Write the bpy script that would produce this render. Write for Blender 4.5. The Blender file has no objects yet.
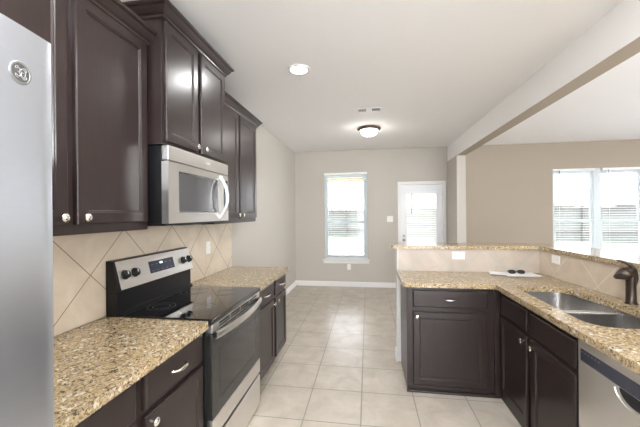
import bpy, bmesh, math, random
from mathutils import Vector, Matrix
S = bpy.context.scene
COL = S.collection
PI = math.pi

# ------------------------------------------------------------------ camera, world, sun, exposure
cam_d = bpy.data.cameras.new('camera'); cam = bpy.data.objects.new('camera', cam_d); COL.objects.link(cam)
cam_d.sensor_width = 36.0; cam_d.lens = 314.06 * 36.0 / 640.0
cam_d.clip_start = 0.02; cam_d.clip_end = 200
YAW, ROLL = 0.1507, -0.0087
Fw = Vector((-math.sin(YAW), math.cos(YAW), 0)); Rt0 = Vector((math.cos(YAW), math.sin(YAW), 0)); Up0 = Vector((0, 0, 1))
Rt = Rt0 * math.cos(ROLL) + Up0 * math.sin(ROLL); Up = -Rt0 * math.sin(ROLL) + Up0 * math.cos(ROLL)
M = Matrix((Rt, Up, -Fw)).transposed().to_4x4(); M.translation = Vector((0, 0, 1.49)); cam.matrix_world = M
S.camera = cam
S.view_settings.view_transform = 'Standard'; S.view_settings.look = 'None'
S.view_settings.exposure = 1.84; S.view_settings.gamma = 1.0; S.view_settings.use_curve_mapping = False

SKY = 3.0
W = bpy.data.worlds.new('World'); S.world = W; W.use_nodes = True
nt = W.node_tree; nt.nodes.clear()
wo = nt.nodes.new('ShaderNodeOutputWorld'); bg = nt.nodes.new('ShaderNodeBackground')
tc = nt.nodes.new('ShaderNodeTexCoord'); sx = nt.nodes.new('ShaderNodeSeparateXYZ'); cr = nt.nodes.new('ShaderNodeValToRGB')
nt.links.new(tc.outputs['Generated'], sx.inputs[0]); nt.links.new(sx.outputs['Z'], cr.inputs[0])
cr.color_ramp.elements[0].position = 0.0; cr.color_ramp.elements[0].color = (0.945, 0.955, 1.0, 1)
cr.color_ramp.elements[1].position = 0.9; cr.color_ramp.elements[1].color = (0.74, 0.83, 1.0, 1)
nt.links.new(cr.outputs[0], bg.inputs[0]); bg.inputs[1].default_value = SKY; nt.links.new(bg.outputs[0], wo.inputs[0])

sun_d = bpy.data.lights.new('sun', 'SUN'); sun_d.energy = 8.0; sun_d.angle = 0.02; sun_d.color = (1, 0.985, 0.97)
sun = bpy.data.objects.new('sun', sun_d); COL.objects.link(sun)
sun.rotation_euler = Vector((-0.45, 0.2, -0.87)).to_track_quat('-Z', 'Y').to_euler()

def portal(name, loc, direction, sx_, sy_):
    l = bpy.data.lights.new(name, 'AREA'); l.shape = 'RECTANGLE'; l.size = sx_; l.size_y = sy_
    l.cycles.is_portal = True
    o = bpy.data.objects.new(name, l); COL.objects.link(o); o.location = loc
    o.rotation_euler = Vector(direction).to_track_quat('-Z', 'Z').to_euler()
LAMP = 1.0

# ------------------------------------------------------------------ materials
MATS = {}
def new_mat(name):
    m = bpy.data.materials.new(name); m.use_nodes = True
    return m, m.node_tree, m.node_tree.nodes['Principled BSDF']
def plain(name, col, rough=0.5, metal=0.0, emit=None, estr=0.0, coat=0.0, bump=0.0, bscale=60, spec=0.5):
    m, t, b = new_mat(name)
    b.inputs['Base Color'].default_value = (*col, 1); b.inputs['Roughness'].default_value = rough
    b.inputs['Metallic'].default_value = metal; b.inputs['Coat Weight'].default_value = coat
    b.inputs['Specular IOR Level'].default_value = spec
    if emit: b.inputs['Emission Color'].default_value = (*emit, 1); b.inputs['Emission Strength'].default_value = estr
    n = t.nodes.new('ShaderNodeTexNoise'); n.inputs['Scale'].default_value = bscale; n.inputs['Detail'].default_value = 3
    c = t.nodes.new('ShaderNodeTexCoord'); t.links.new(c.outputs['Object'], n.inputs['Vector'])
    if bump:
        bp = t.nodes.new('ShaderNodeBump'); bp.inputs['Strength'].default_value = bump; bp.inputs['Distance'].default_value = 0.002
        t.links.new(n.outputs[0], bp.inputs['Height']); t.links.new(bp.outputs[0], b.inputs['Normal'])
    MATS[name] = m; return m
class N:
    def __init__(s, t): s.t = t
    def math(s, op, a, b=None, c=None):
        n = s.t.nodes.new('ShaderNodeMath'); n.operation = op
        for i, v in enumerate((a, b, c)):
            if v is None: continue
            if isinstance(v, (int, float)): n.inputs[i].default_value = v
            else: s.t.links.new(v, n.inputs[i])
        return n.outputs[0]
    def mix(s, f, a, b):
        n = s.t.nodes.new('ShaderNodeMix'); n.data_type = 'RGBA'
        for k, v in ((0, f), (6, a), (7, b)):
            if isinstance(v, tuple): n.inputs[k].default_value = (*v, 1)
            elif isinstance(v, (int, float)): n.inputs[k].default_value = v
            else: s.t.links.new(v, n.inputs[k])
        return n.outputs[2]
    def noise(s, vec, scale, detail=4, rough=0.55, dist=0.0):
        n = s.t.nodes.new('ShaderNodeTexNoise'); n.inputs['Scale'].default_value = scale; n.inputs['Detail'].default_value = detail
        n.inputs['Roughness'].default_value = rough; n.inputs['Distortion'].default_value = dist; s.t.links.new(vec, n.inputs['Vector'])
        return n.outputs[0]
    def vor(s, vec, scale, out='Color'):
        n = s.t.nodes.new('ShaderNodeTexVoronoi'); n.inputs['Scale'].default_value = scale; s.t.links.new(vec, n.inputs['Vector'])
        return n.outputs[out]
    def ramp(s, f, stops):
        n = s.t.nodes.new('ShaderNodeValToRGB'); e = n.color_ramp.elements
        while len(e) < len(stops): e.new(0.5)
        for k, (p, c) in enumerate(stops): e[k].position = p; e[k].color = (*c, 1) if isinstance(c, tuple) else (c, c, c, 1)
        s.t.links.new(f, n.inputs[0]); return n.outputs[0]
    def pos(s):
        g = s.t.nodes.new('ShaderNodeNewGeometry'); x = s.t.nodes.new('ShaderNodeSeparateXYZ'); s.t.links.new(g.outputs['Position'], x.inputs[0])
        return g.outputs['Position'], x.outputs
    def line(s, a, w):      # 1 on the grid lines of coordinate a (in cells), w = line width in cells
        f = s.math('FRACT', a); d = s.math('ABSOLUTE', s.math('SUBTRACT', f, 0.5))
        return s.math('GREATER_THAN', d, 0.5 - w / 2)
def link(t, a, b): t.links.new(a, b)

def tile_mat(name, kind, base, grout, size, gw, rough, o1=0.0, o2=0.0):
    m, t, b = new_mat(name); n = N(t); P, x = n.pos()
    if kind == 'floor':
        a = n.math('DIVIDE', n.math('SUBTRACT', x['X'], o1), size); c = n.math('DIVIDE', n.math('SUBTRACT', x['Y'], o2), size)
    else:
        h = x['Y'] if kind == 'diagY' else x['X']
        a = n.math('DIVIDE', n.math('SUBTRACT', n.math('ADD', h, x['Z']), o1), size)
        c = n.math('DIVIDE', n.math('SUBTRACT', n.math('SUBTRACT', h, x['Z']), o2), size)
    g = n.math('MAXIMUM', n.line(a, gw / size), n.line(c, gw / size))
    cx = t.nodes.new('ShaderNodeCombineXYZ'); link(t, n.math('FLOOR', a), cx.inputs[0]); link(t, n.math('FLOOR', c), cx.inputs[1])
    wn = t.nodes.new('ShaderNodeTexWhiteNoise'); link(t, cx.outputs[0], wn.inputs['Vector'])
    cl = n.noise(P, 5.5, 6, 0.6, 0.6); fine = n.noise(P, 30, 4, 0.6)
    dark = tuple(v * k for v, k in zip(base, (0.84, 0.81, 0.77))); lite = tuple(min(1, v * 1.08) for v in base)
    col = n.mix(n.ramp(cl, [(0.3, 0.0), (0.7, 1.0)]), dark, lite)
    col = n.mix(n.math('MULTIPLY', fine, 0.25), col, dark)
    col = n.mix(n.math('MULTIPLY', wn.outputs['Value'], 0.22), col, dark)
    col = n.mix(g, col, grout)
    link(t, col, b.inputs['Base Color'])
    link(t, n.mix(g, (rough,) * 3, (0.8,) * 3), b.inputs['Roughness'])
    bp = t.nodes.new('ShaderNodeBump'); bp.inputs['Strength'].default_value = 0.35; bp.inputs['Distance'].default_value = 0.002
    link(t, n.math('ADD', n.math('SUBTRACT', 1.0, g), n.math('MULTIPLY', cl, 0.4)), bp.inputs['Height']); link(t, bp.outputs[0], b.inputs['Normal'])
    MATS[name] = m
TS = 0.4136
tile_mat('floor_tile', 'floor', (0.56, 0.51, 0.44), (0.26, 0.245, 0.19), TS, 0.008, 0.27, -0.8885, 4.2906)
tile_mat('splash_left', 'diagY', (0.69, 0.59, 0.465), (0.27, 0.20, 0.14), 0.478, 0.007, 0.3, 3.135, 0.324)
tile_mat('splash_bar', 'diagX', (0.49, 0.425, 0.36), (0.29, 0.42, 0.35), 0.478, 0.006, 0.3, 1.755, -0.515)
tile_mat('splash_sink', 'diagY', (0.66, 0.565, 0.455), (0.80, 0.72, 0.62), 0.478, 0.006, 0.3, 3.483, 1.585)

def granite():
    m, t, b = new_mat('granite'); n = N(t); P, x = n.pos()
    w = t.nodes.new('ShaderNodeVectorMath'); w.operation = 'ADD'
    nn = t.nodes.new('ShaderNodeTexNoise'); nn.inputs['Scale'].default_value = 35; link(t, P, nn.inputs['Vector'])
    sc = t.nodes.new('ShaderNodeVectorMath'); sc.operation = 'SCALE'; sc.inputs['Scale'].default_value = 0.02
    link(t, nn.outputs['Color'], sc.inputs[0]); link(t, P, w.inputs[0]); link(t, sc.outputs[0], w.inputs[1]); V = w.outputs[0]
    g0 = n.noise(V, 130, 6, 0.72); v = t.nodes.new('ShaderNodeSeparateColor'); link(t, n.vor(V, 150), v.inputs[0])
    f = n.math('ADD', n.math('MULTIPLY', g0, 0.8), n.math('MULTIPLY', v.outputs[0], 0.24))
    base = n.ramp(f, [(0.33, (0.14, 0.09, 0.052)), (0.43, (0.30, 0.215, 0.125)), (0.53, (0.41, 0.305, 0.165)), (0.63, (0.51, 0.41, 0.245)), (0.76, (0.68, 0.60, 0.49))])
    big = n.noise(P, 11, 3); base = n.mix(n.ramp(big, [(0.42, 0.0), (0.68, 0.5)]), base, (0.41, 0.295, 0.16))
    s2 = n.ramp(n.noise(V, 62, 3, 0.6, 0.8), [(0.60, 0.0), (0.66, 0.75)]); base = n.mix(s2, base, (0.30, 0.265, 0.24))
    s1 = n.ramp(n.noise(V, 72, 4, 0.68, 0.6), [(0.545, 0.0), (0.59, 0.9)]); base = n.mix(s1, base, (0.06, 0.042, 0.032))
    v2 = t.nodes.new('ShaderNodeSeparateColor'); link(t, n.vor(V, 80), v2.inputs[0])
    s3 = n.math('MULTIPLY', n.math('GREATER_THAN', v2.outputs[1], 0.93), 0.5); base = n.mix(s3, base, (0.80, 0.75, 0.66))
    s4 = n.math('MULTIPLY', n.math('GREATER_THAN', v2.outputs[2], 0.985), 0.7); base = n.mix(s4, base, (0.16, 0.05, 0.03))
    link(t, base, b.inputs['Base Color']); b.inputs['Roughness'].default_value = 0.13
    MATS['granite'] = m
granite()

def wood():
    m, t, b = new_mat('espresso'); n = N(t); P, x = n.pos()
    mp = t.nodes.new('ShaderNodeMapping'); mp.inputs['Scale'].default_value = (22, 22, 1.6); link(t, P, mp.inputs['Vector'])
    g = n.noise(mp.outputs[0], 4, 5, 0.6, 0.4)
    col = n.ramp(g, [(0.25, (0.018, 0.0108, 0.0096)), (0.75, (0.028, 0.0175, 0.0155))])
    link(t, col, b.inputs['Base Color']); b.inputs['Roughness'].default_value = 0.30
    bp = t.nodes.new('ShaderNodeBump'); bp.inputs['Strength'].default_value = 0.02; bp.inputs['Distance'].default_value = 0.001
    link(t, g, bp.inputs['Height']); link(t, bp.outputs[0], b.inputs['Normal'])
    MATS['espresso'] = m
wood()
def brushed(name, col, rough, axis='Z', aniso=0.0):
    m, t, b = new_mat(name); n = N(t); P, x = n.pos()
    mp = t.nodes.new('ShaderNodeMapping'); sc = {'Z': (300, 300, 3), 'Y': (300, 3, 300), 'X': (3, 300, 300)}[axis]
    mp.inputs['Scale'].default_value = sc; link(t, P, mp.inputs['Vector']); g = n.noise(mp.outputs[0], 1.0, 3)
    c = n.mix(g, tuple(v * 0.97 for v in col), tuple(min(1, v * 1.03) for v in col)); link(t, c, b.inputs['Base Color'])
    b.inputs['Metallic'].default_value = 1.0
    link(t, n.math('ADD', n.math('MULTIPLY', g, 0.05), rough), b.inputs['Roughness'])
    MATS[name] = m
brushed('steel', (0.78, 0.765, 0.745), 0.27, 'Y')
brushed('steel_fridge', (0.66, 0.695, 0.765), 0.30, 'Y')
brushed('steel_sink', (0.58, 0.57, 0.56), 0.22, 'Y')
def paint(name, col, rough=0.75):
    m, t, b = new_mat(name); n = N(t); P, x = n.pos()
    a = n.noise(P, 120, 4, 0.6); bb = n.noise(P, 0.8, 2)
    link(t, n.mix(n.math('MULTIPLY', bb, 0.3), col, tuple(v * 0.95 for v in col)), b.inputs['Base Color'])
    b.inputs['Roughness'].default_value = rough; b.inputs['Specular IOR Level'].default_value = 0.3
    bp = t.nodes.new('ShaderNodeBump'); bp.inputs['Strength'].default_value = 0.12; bp.inputs['Distance'].default_value = 0.002
    link(t, a, bp.inputs['Height']); link(t, bp.outputs[0], b.inputs['Normal']); MATS[name] = m
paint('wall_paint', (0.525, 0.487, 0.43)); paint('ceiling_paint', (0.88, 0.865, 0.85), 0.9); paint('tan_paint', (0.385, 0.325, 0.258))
paint('white_trim', (0.80, 0.79, 0.77), 0.4)
plain('white_vinyl', (0.70, 0.755, 0.765), 0.35); plain('white_plastic', (0.86, 0.85, 0.82), 0.35)
plain('white_door', (0.82, 0.83, 0.84), 0.4); plain('blind_white', (0.86, 0.86, 0.84), 0.5)
plain('nickel', (0.80, 0.77, 0.72), 0.18, 1.0); plain('bronze', (0.055, 0.04, 0.032), 0.32, 0.8, bump=0.1, bscale=30)
plain('dark_bronze_ring', (0.16, 0.12, 0.09), 0.35, 0.8)
plain('black_gloss', (0.008, 0.008, 0.009), 0.05, coat=0.5); plain('black_enamel', (0.010, 0.010, 0.011), 0.3, spec=0.25)
plain('black_plastic', (0.012, 0.012, 0.014), 0.4, spec=.3); plain('hardware', (0.30, 0.29, 0.28), 0.3, 0.9); plain('navy_panel', (0.03, 0.035, 0.055), 0.22)
plain('oven_glass', (0.02, 0.019, 0.018), 0.04)
plain('mw_glass', (0.075, 0.075, 0.078), 0.06, coat=0.6, spec=0.8)
plain('ring_grey', (0.12, 0.12, 0.125), 0.3); plain('shadow_gap', (0.006, 0.006, 0.006), 0.7)
plain('louver_grey', (0.42, 0.41, 0.40), 0.5); plain('burner_grey', (0.035, 0.035, 0.037), 0.3); plain('paper', (0.88, 0.88, 0.90), 0.7); plain('badge', (0.30, 0.30, 0.29), 0.5, 0.9); plain('badge_dark', (0.16, 0.16, 0.16), 0.4, 0.8)
plain('badge_light', (0.42, 0.42, 0.41), 0.4, 0.6); plain('mark_white', (0.8, 0.85, 0.85), 0.4)
plain('lamp_glow', (1, 1, 1), 0.4, emit=(1.0, 0.96, 0.90), estr=8.0)
plain('added_globe_glow', (1, 1, 1), 0.4, emit=(0.93, 0.965, 1.0), estr=64.0)  # emission of the globes added out of view
plain('added_globe_dim', (1, 1, 1), 0.4, emit=(0.93, 0.965, 1.0), estr=28.0)
plain('bowl_glow', (1, 1, 1), 0.4, emit=(1.0, 0.975, 0.94), estr=11.0)
plain('display_glow', (0.1, 0.3, 0.3), 0.4, emit=(0.7, 1.0, 1.0), estr=0.9)
plain('fence_wood', (0.115, 0.115, 0.105), 0.8, bump=0.3, bscale=20); plain('fence_dark', (0.07, 0.062, 0.055), 0.8)
plain('siding', (0.62, 0.60, 0.56), 0.8); plain('shingle', (0.42, 0.41, 0.40), 0.9, bump=0.5, bscale=14); plain('soffit', (0.36, 0.32, 0.23), 0.7)
plain('concrete', (0.60, 0.60, 0.60), 0.85, bump=0.2); plain('roof_trim', (0.14, 0.13, 0.12), 0.7)
def lawn_mat():
    m, t, b = new_mat('grass'); n = N(t); P, x = n.pos()
    link(t, n.ramp(n.noise(P, 6, 6, 0.7), [(0.3, (0.05, 0.085, 0.045)), (0.7, (0.12, 0.16, 0.09))]), b.inputs['Base Color']); b.inputs['Roughness'].default_value = 0.9
    MATS['grass'] = m
lawn_mat()
def glass_mat():
    m, t, b = new_mat('window_glass'); t.nodes.remove(b)
    o = [x for x in t.nodes if x.type == 'OUTPUT_MATERIAL'][0]
    mx = t.nodes.new('ShaderNodeMixShader'); tr = t.nodes.new('ShaderNodeBsdfTransparent'); gl = t.nodes.new('ShaderNodeBsdfGlossy')
    tr.inputs[0].default_value = (0.965, 0.965, 0.965, 1); gl.inputs['Roughness'].default_value = 0.02
    fr = t.nodes.new('ShaderNodeFresnel'); fr.inputs[0].default_value = 1.45
    link(t, fr.outputs[0], mx.inputs[0]); link(t, tr.outputs[0], mx.inputs[1]); link(t, gl.outputs[0], mx.inputs[2]); link(t, mx.outputs[0], o.inputs[0])
    MATS['window_glass'] = m
glass_mat()

# ------------------------------------------------------------------ mesh helpers
def box(bm, x0, x1, y0, y1, z0, z1):
    v = [bm.verts.new((x, y, z)) for x in (x0, x1) for y in (y0, y1) for z in (z0, z1)]
    for f in ((0, 1, 3, 2), (4, 6, 7, 5), (0, 4, 5, 1), (2, 3, 7, 6), (0, 2, 6, 4), (1, 5, 7, 3)):
        bm.faces.new([v[i] for i in f])
    return bm
def BX(*a): return box(bmesh.new(), *a)
class Face:      # a vertical face: u along it, v up, w outward
    def __init__(s, side, plane): s.side, s.p = side, plane
    def P(s, u, v, w):
        return {'X+': (s.p + w, u, v), 'X-': (s.p - w, u, v), 'Y-': (u, s.p - w, v), 'Y+': (u, s.p + w, v)}[s.side]
    def out(s): return Vector({'X+': (1, 0, 0), 'X-': (-1, 0, 0), 'Y-': (0, -1, 0), 'Y+': (0, 1, 0)}[s.side])
def fbox(bm, F, u0, u1, v0, v1, w0, w1):
    a, b = F.P(u0, v0, w0), F.P(u1, v1, w1)
    return box(bm, min(a[0], b[0]), max(a[0], b[0]), min(a[1], b[1]), max(a[1], b[1]), min(a[2], b[2]), max(a[2], b[2]))
def rings(bm, loops, close=True, cap0=True, cap1=True):
    vs = [[bm.verts.new(p) for p in l] for l in loops]
    for a, b in zip(vs, vs[1:]):
        n = len(a)
        for i in range(n if close else n - 1): bm.faces.new((a[i], a[(i + 1) % n], b[(i + 1) % n], b[i]))
    if cap0: bm.faces.new(vs[0])
    if cap1: bm.faces.new(vs[-1])
    return bm
def panel_front(F, u0, u1, v0, v1, prof):      # prof: (inset, w)
    bm = bmesh.new()
    return rings(bm, [[F.P(u0 + i, v0 + i, w), F.P(u1 - i, v0 + i, w), F.P(u1 - i, v1 - i, w), F.P(u0 + i, v1 - i, w)] for i, w in prof])
DOOR = ((0, -.021), (0, -.006), (.0022, -.0018), (.006, 0), (.050, 0), (.0535, -.0035), (.057, -.0035), (.0615, -.0085), (.066, -.0085))
DRAWER = ((0, -.021), (0, -.008), (.0025, -.0035), (.009, 0))
def lathe(bm, prof, center, axis, seg=24):     # prof: (r, h) along axis
    a = Vector(axis).normalized(); t = a.orthogonal().normalized(); s = a.cross(t); c = Vector(center)
    open_ = prof[0][0] > .03 and prof[0] == prof[-1]     # a closed ring profile has no caps
    return rings(bm, [[c + a * h + (t * math.cos(2 * PI * k / seg) + s * math.sin(2 * PI * k / seg)) * max(r, 1e-4) for k in range(seg)] for r, h in prof], cap0=not open_, cap1=not open_)
def tube(bm, pts, rad, seg=10, flat=None):     # rad: number or list; flat=(vector, k) squashes along a direction
    pts = [Vector(p) for p in pts]; L = []; ref = None
    for i, p in enumerate(pts):
        d = (pts[min(i + 1, len(pts) - 1)] - pts[max(i - 1, 0)]).normalized()
        if ref is None: ref = d.orthogonal().normalized()
        ref = (ref - d * ref.dot(d)).normalized(); s = d.cross(ref); r = rad[i] if isinstance(rad, (list, tuple)) else rad
        ring = []
        for k in range(seg):
            q = (ref * math.cos(2 * PI * k / seg) + s * math.sin(2 * PI * k / seg)) * r
            if flat: fv = Vector(flat[0]); q = q - fv * q.dot(fv) * (1 - flat[1])
            ring.append(p + q)
        L.append(ring)
    return rings(bm, L)
def round_poly(pts, r, n=6):
    out = []; m = len(pts)
    for i in range(m):
        p = Vector(pts[i]); a = Vector(pts[i - 1]); b = Vector(pts[(i + 1) % m]); rr = r[i] if isinstance(r, (list, tuple)) else r
        if rr <= 0: out.append(tuple(p)); continue
        da = (a - p); db = (b - p); k = min(rr, da.length * 0.49, db.length * 0.49); da.normalize(); db.normalize()
        s, e = p + da * k, p + db * k
        for j in range(n + 1):
            t = j / n; q = s * (1 - t) ** 2 + p * 2 * t * (1 - t) + e * t * t; out.append((q.x, q.y))
    return out
def slab(outer, holes, z0, z1):
    bm = bmesh.new(); E = []
    for l in [outer] + holes:
        vs = [bm.verts.new((x, y, z1)) for x, y in l]
        E += [bm.edges.new((vs[i], vs[(i + 1) % len(vs)])) for i in range(len(vs))]
    bmesh.ops.triangle_fill(bm, use_beauty=True, use_dissolve=False, edges=E)
    r = bmesh.ops.extrude_face_region(bm, geom=list(bm.faces))
    for g in r['geom']:
        if isinstance(g, bmesh.types.BMVert): g.co.z = z0
    return bm
ORIG = {}
def obj(name, bm, mat, parent=None, smooth=False, bevel=0.0, seg=2, label=None):
    bmesh.ops.recalc_face_normals(bm, faces=bm.faces)
    me = bpy.data.meshes.new(name)
    root = parent
    off = ORIG.get(parent.name, Vector((0, 0, 0))) if parent else None
    if parent is None:
        xs = [v.co for v in bm.verts]
        lo = Vector((min(c.x for c in xs), min(c.y for c in xs), min(c.z for c in xs))); hi = Vector((max(c.x for c in xs), max(c.y for c in xs), 0))
        off = Vector(((lo.x + hi.x) / 2, (lo.y + hi.y) / 2, lo.z))
    bmesh.ops.translate(bm, verts=bm.verts, vec=-off)
    if smooth:
        for f in bm.faces: f.smooth = True
    bm.to_mesh(me); bm.free()
    me.materials.append(MATS[mat]); o = bpy.data.objects.new(name, me); COL.objects.link(o)
    if parent: o.parent = parent
    else: o.location = off
    ORIG[o.name] = off
    if bevel:
        b = o.modifiers.new('bevel', 'BEVEL'); b.width = bevel; b.segments = seg; b.limit_method = 'ANGLE'; b.angle_limit = math.radians(40)
        for f in me.polygons: f.use_smooth = True
        w = o.modifiers.new('wn', 'WEIGHTED_NORMAL'); w.keep_sharp = True
    elif smooth:
        me.set_sharp_from_angle(angle=math.radians(42))
    if label: o['label'] = label
    return o
def tag(o, label=None, cat=None, group=None, kind=None):
    if label: o['label'] = label
    if cat: o['category'] = cat
    if group: o['group'] = group
    if kind: o['kind'] = kind
    return o
def thing(name, loc, label, cat, group=None, kind=None):
    o = bpy.data.objects.new(name, None); COL.objects.link(o); o.location = loc; o.empty_display_size = 0.1
    ORIG[o.name] = Vector(loc); return tag(o, label, cat, group, kind)
def struct(name, bm, mat, parent=None, bevel=0.0, label=None):
    o = obj(name, bm, mat, parent, bevel=bevel)
    if parent is None: tag(o, label, None, None, 'structure')
    return o

# ------------------------------------------------------------------ room shell
H = 2.765; XL = -1.495; YB = 6.40; XR = 7.0; YF = -3.2
struct('floor', BX(XL - .15, XR + .15, YF - .15, YB + .15, -.12, 0), 'floor_tile')
struct('ceiling', BX(XL - .15, XR + .15, YF - .15, YB + .15, H, H + .15), 'ceiling_paint')
struct('wall_left', BX(XL - .15, XL, YF - .15, YB + .15, 0, H), 'wall_paint')
def wall_with_holes(name, axis, p0, p1, a0, a1, holes, mat='wall_paint'):
    bm = bmesh.new()
    cuts = sorted({a0, a1, *[h[0] for h in holes], *[h[1] for h in holes]})
    for u0, u1 in zip(cuts, cuts[1:]):
        zs = [(h[2], h[3]) for h in holes if h[0] <= u0 and h[1] >= u1]
        segs = [(0, H)]
        for z0, z1 in zs: segs = [(0, z0), (z1, H)]
        for z0, z1 in segs:
            if z1 - z0 < 1e-4: continue
            if axis == 'Y': box(bm, u0, u1, p0, p1, z0, z1)
            else: box(bm, p0, p1, u0, u1, z0, z1)
    bmesh.ops.remove_doubles(bm, verts=bm.verts, dist=1e-5)
    return struct(name, bm, mat)
KW = (-.885, -.005, .555, 2.320)          # kitchen window
LW = (3.39, 4.92, .60, 2.275)             # living room window
DR = (.635, 1.460, 0.0, 2.055)            # back door
wall_with_holes('wall_back', 'Y', YB, YB + .15, XL, 1.61, [KW, DR])
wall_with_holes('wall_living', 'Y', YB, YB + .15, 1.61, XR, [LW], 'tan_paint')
BW = [(-0.6, 2.6, .15, 2.45), (3.2, 6.2, .15, 2.45)]  # unseen windows, enlarged to let more daylight up to the ceiling
wall_with_holes('wall_front', 'Y', YF - .15, YF, XL, XR, BW)
RW = [(-2.2, 0.4, .15, 2.45), (1.2, 3.4, .15, 2.45), (4.2, 5.6, .5, 2.3)]  # unseen side windows added to bring in daylight
wall_with_holes('wall_right', 'X', XR, XR + .15, YF - .15, YB + .15, RW)
struct('beam_ceiling', BX(1.535, 1.683, YF, YB, 2.48, H), 'ceiling_paint', bevel=.004)
struct('beam_underside_tan', BX(1.538, 1.680, YF, 5.75, 2.476, 2.480), 'tan_paint')  # thin slab giving the beam underside a darker tan than its sides
struct('wall_stub', BX(1.535, 1.683, 5.75, YB, 0, 2.48), 'wall_paint', bevel=.004)
def xs(y): return 1.592 + (3.222 - y) * .06     # face of the tiled half wall behind the sink
PB = 1.13        # underside of the bar top
struct('wall_bar', slab([(.285, 3.232), (1.602, 3.232), (xs(.93) + .01, .93), (xs(.93) + .14, .93), (1.735, 3.36), (.285, 3.36)], [], 0, PB), 'white_trim', bevel=.004)
# baseboards
BASE = ((0, 0), (.015, 0), (.015, .075), (.009, .092), (.004, .10), (0, .10))
def baseboard(name, F, u0, u1):
    bm = bmesh.new(); rings(bm, [[F.P(u, z, w) for w, z in BASE] for u in (u0, u1)]); return struct(name, bm, 'white_trim')
baseboard('baseboard_left', Face('X+', XL), 3.31, YB)
baseboard('baseboard_back', Face('Y-', YB), XL, .585)
baseboard('baseboard_living', Face('Y-', YB), 1.683, XR)
baseboard('baseboard_bar', Face('X-', .285), 3.22, 3.36)
baseboard('baseboard_right', Face('X-', XR), YF, YB)
# tiled backsplashes
struct('trim_backsplash_left', BX(XL, XL + .012, .54, 3.27, .914, 1.46), 'splash_left', bevel=.002)
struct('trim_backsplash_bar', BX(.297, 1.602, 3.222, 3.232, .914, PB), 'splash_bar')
struct('trim_backsplash_sink', slab([(1.592, 3.222), (1.602, 3.222), (xs(.93) + .01, .93), (xs(.93), .93)], [], .914, PB), 'splash_sink')

# windows
def window(name, F, u0, u1, v0, v1, units, label):
    r = thing(name, F.P((u0 + u1) / 2, v0, -.08), label, None, None, 'structure')
    bm = bmesh.new(); fw = .045
    w0, w1 = -.12, -.045
    for a, b, c, d in ((u0, u0 + fw, v0, v1), (u1 - fw, u1, v0, v1), (u0 + fw, u1 - fw, v0, v0 + fw), (u0 + fw, u1 - fw, v1 - fw, v1)): fbox(bm, F, a, b, c, d, w0, w1)
    span = (u1 - u0) / units
    for k in range(1, units): fbox(bm, F, u0 + k * span - .06, u0 + k * span + .06, v0 + fw, v1 - fw, w0, w1)
    obj('window_frame', bm, 'white_vinyl', r, bevel=.004)
    mid = v0 + (v1 - v0) * .425
    for k in range(units):
        a = u0 + k * span + (fw if k == 0 else .06); b = u0 + (k + 1) * span - (fw if k == units - 1 else .06)
        for nm, z0, z1, wz in (('lower_sash', v0 + fw, mid + .03, -.075), ('upper_sash', mid - .02, v1 - fw, -.105)):
            bm = bmesh.new(); s = .032
            for q in ((a, a + s, z0, z1), (b - s, b, z0, z1), (a + s, b - s, z0, z0 + s + .01), (a + s, b - s, z1 - s - .01, z1)): fbox(bm, F, *q, wz - .012, wz + .014)
            sh = obj(nm, bm, 'white_vinyl', r, bevel=.003)
            obj('pane', fbox(bmesh.new(), F, a + s - .004, b - s + .004, z0 + s, z1 - s, wz - .002, wz + .002), 'window_glass', sh)
    bm = bmesh.new(); fbox(bm, F, u0 - .03, u1 + .03, v0 - .028, v0, -.045, .035); fbox(bm, F, u0 - .02, u1 + .02, v0 - .085, v0 - .028, 0, .014)
    obj('window_sill', bm, 'white_trim', r, bevel=.004)
    return r
FB = Face('Y-', YB)
window('window_1', FB, *KW, 1, 'tall white vinyl sash window on the grey-beige back wall of the breakfast nook')
window('window_2', FB, *LW, 2, 'wide double white window on the tan wall behind the raised bar')
n_ = 3
for h in BW: window('window_%d' % n_, Face('Y+', YF), *h, 2, None); n_ += 1
for h in RW: window('window_%d' % n_, Face('X-', XR), *h, 2, None); n_ += 1
for h in (KW, LW): portal('window_portal', ((h[0] + h[1]) / 2, YB + .13, (h[2] + h[3]) / 2), (0, -1, 0), h[1] - h[0], h[3] - h[2])
for h in BW: portal('window_portal', ((h[0] + h[1]) / 2, YF - .13, (h[2] + h[3]) / 2), (0, 1, 0), h[1] - h[0], h[3] - h[2])
for h in RW: portal('window_portal', (XR + .13, (h[0] + h[1]) / 2, (h[2] + h[3]) / 2), (-1, 0, 0), h[1] - h[0], h[3] - h[2])

# back door
d = thing('door_1', (1.047, YB, 0), 'white glazed back door with a blind, at the end of the breakfast nook', None, None, 'structure')
bm = bmesh.new()
for q in ((.590, .648, 0, 2.047), (1.447, 1.502, 0, 2.047), (.590, 1.502, 2.047, 2.105)): fbox(bm, FB, *q, 0, .018)
obj('casing', bm, 'white_trim', d, bevel=.004)
bm = bmesh.new()
for q in ((.635, .652, 0, 2.055), (1.443, 1.460, 0, 2.055), (.652, 1.443, 2.040, 2.055)): fbox(bm, FB, *q, -.14, -.001)
obj('door_jamb', bm, 'white_trim', d)
bm = bmesh.new(); gz0, gz1, gx0, gx1 = .27, 1.885, .755, 1.333
for q in ((.654, gx0, .01, 2.038), (gx1, 1.441, .01, 2.038), (gx0, gx1, .01, gz0), (gx0, gx1, gz1, 2.038)): fbox(bm, FB, *q, -.065, -.022)
for q in ((gx0 - .02, gx0 + .012, gz0 - .02, gz1 + .02), (gx1 - .012, gx1 + .02, gz0 - .02, gz1 + .02), (gx0 + .012, gx1 - .012, gz0 - .02, gz0 + .012), (gx0 + .012, gx1 - .012, gz1 - .012, gz1 + .02)): fbox(bm, FB, *q, -.024, -.012)
sl = obj('door_slab', bm, 'white_door', d, bevel=.002)
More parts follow.
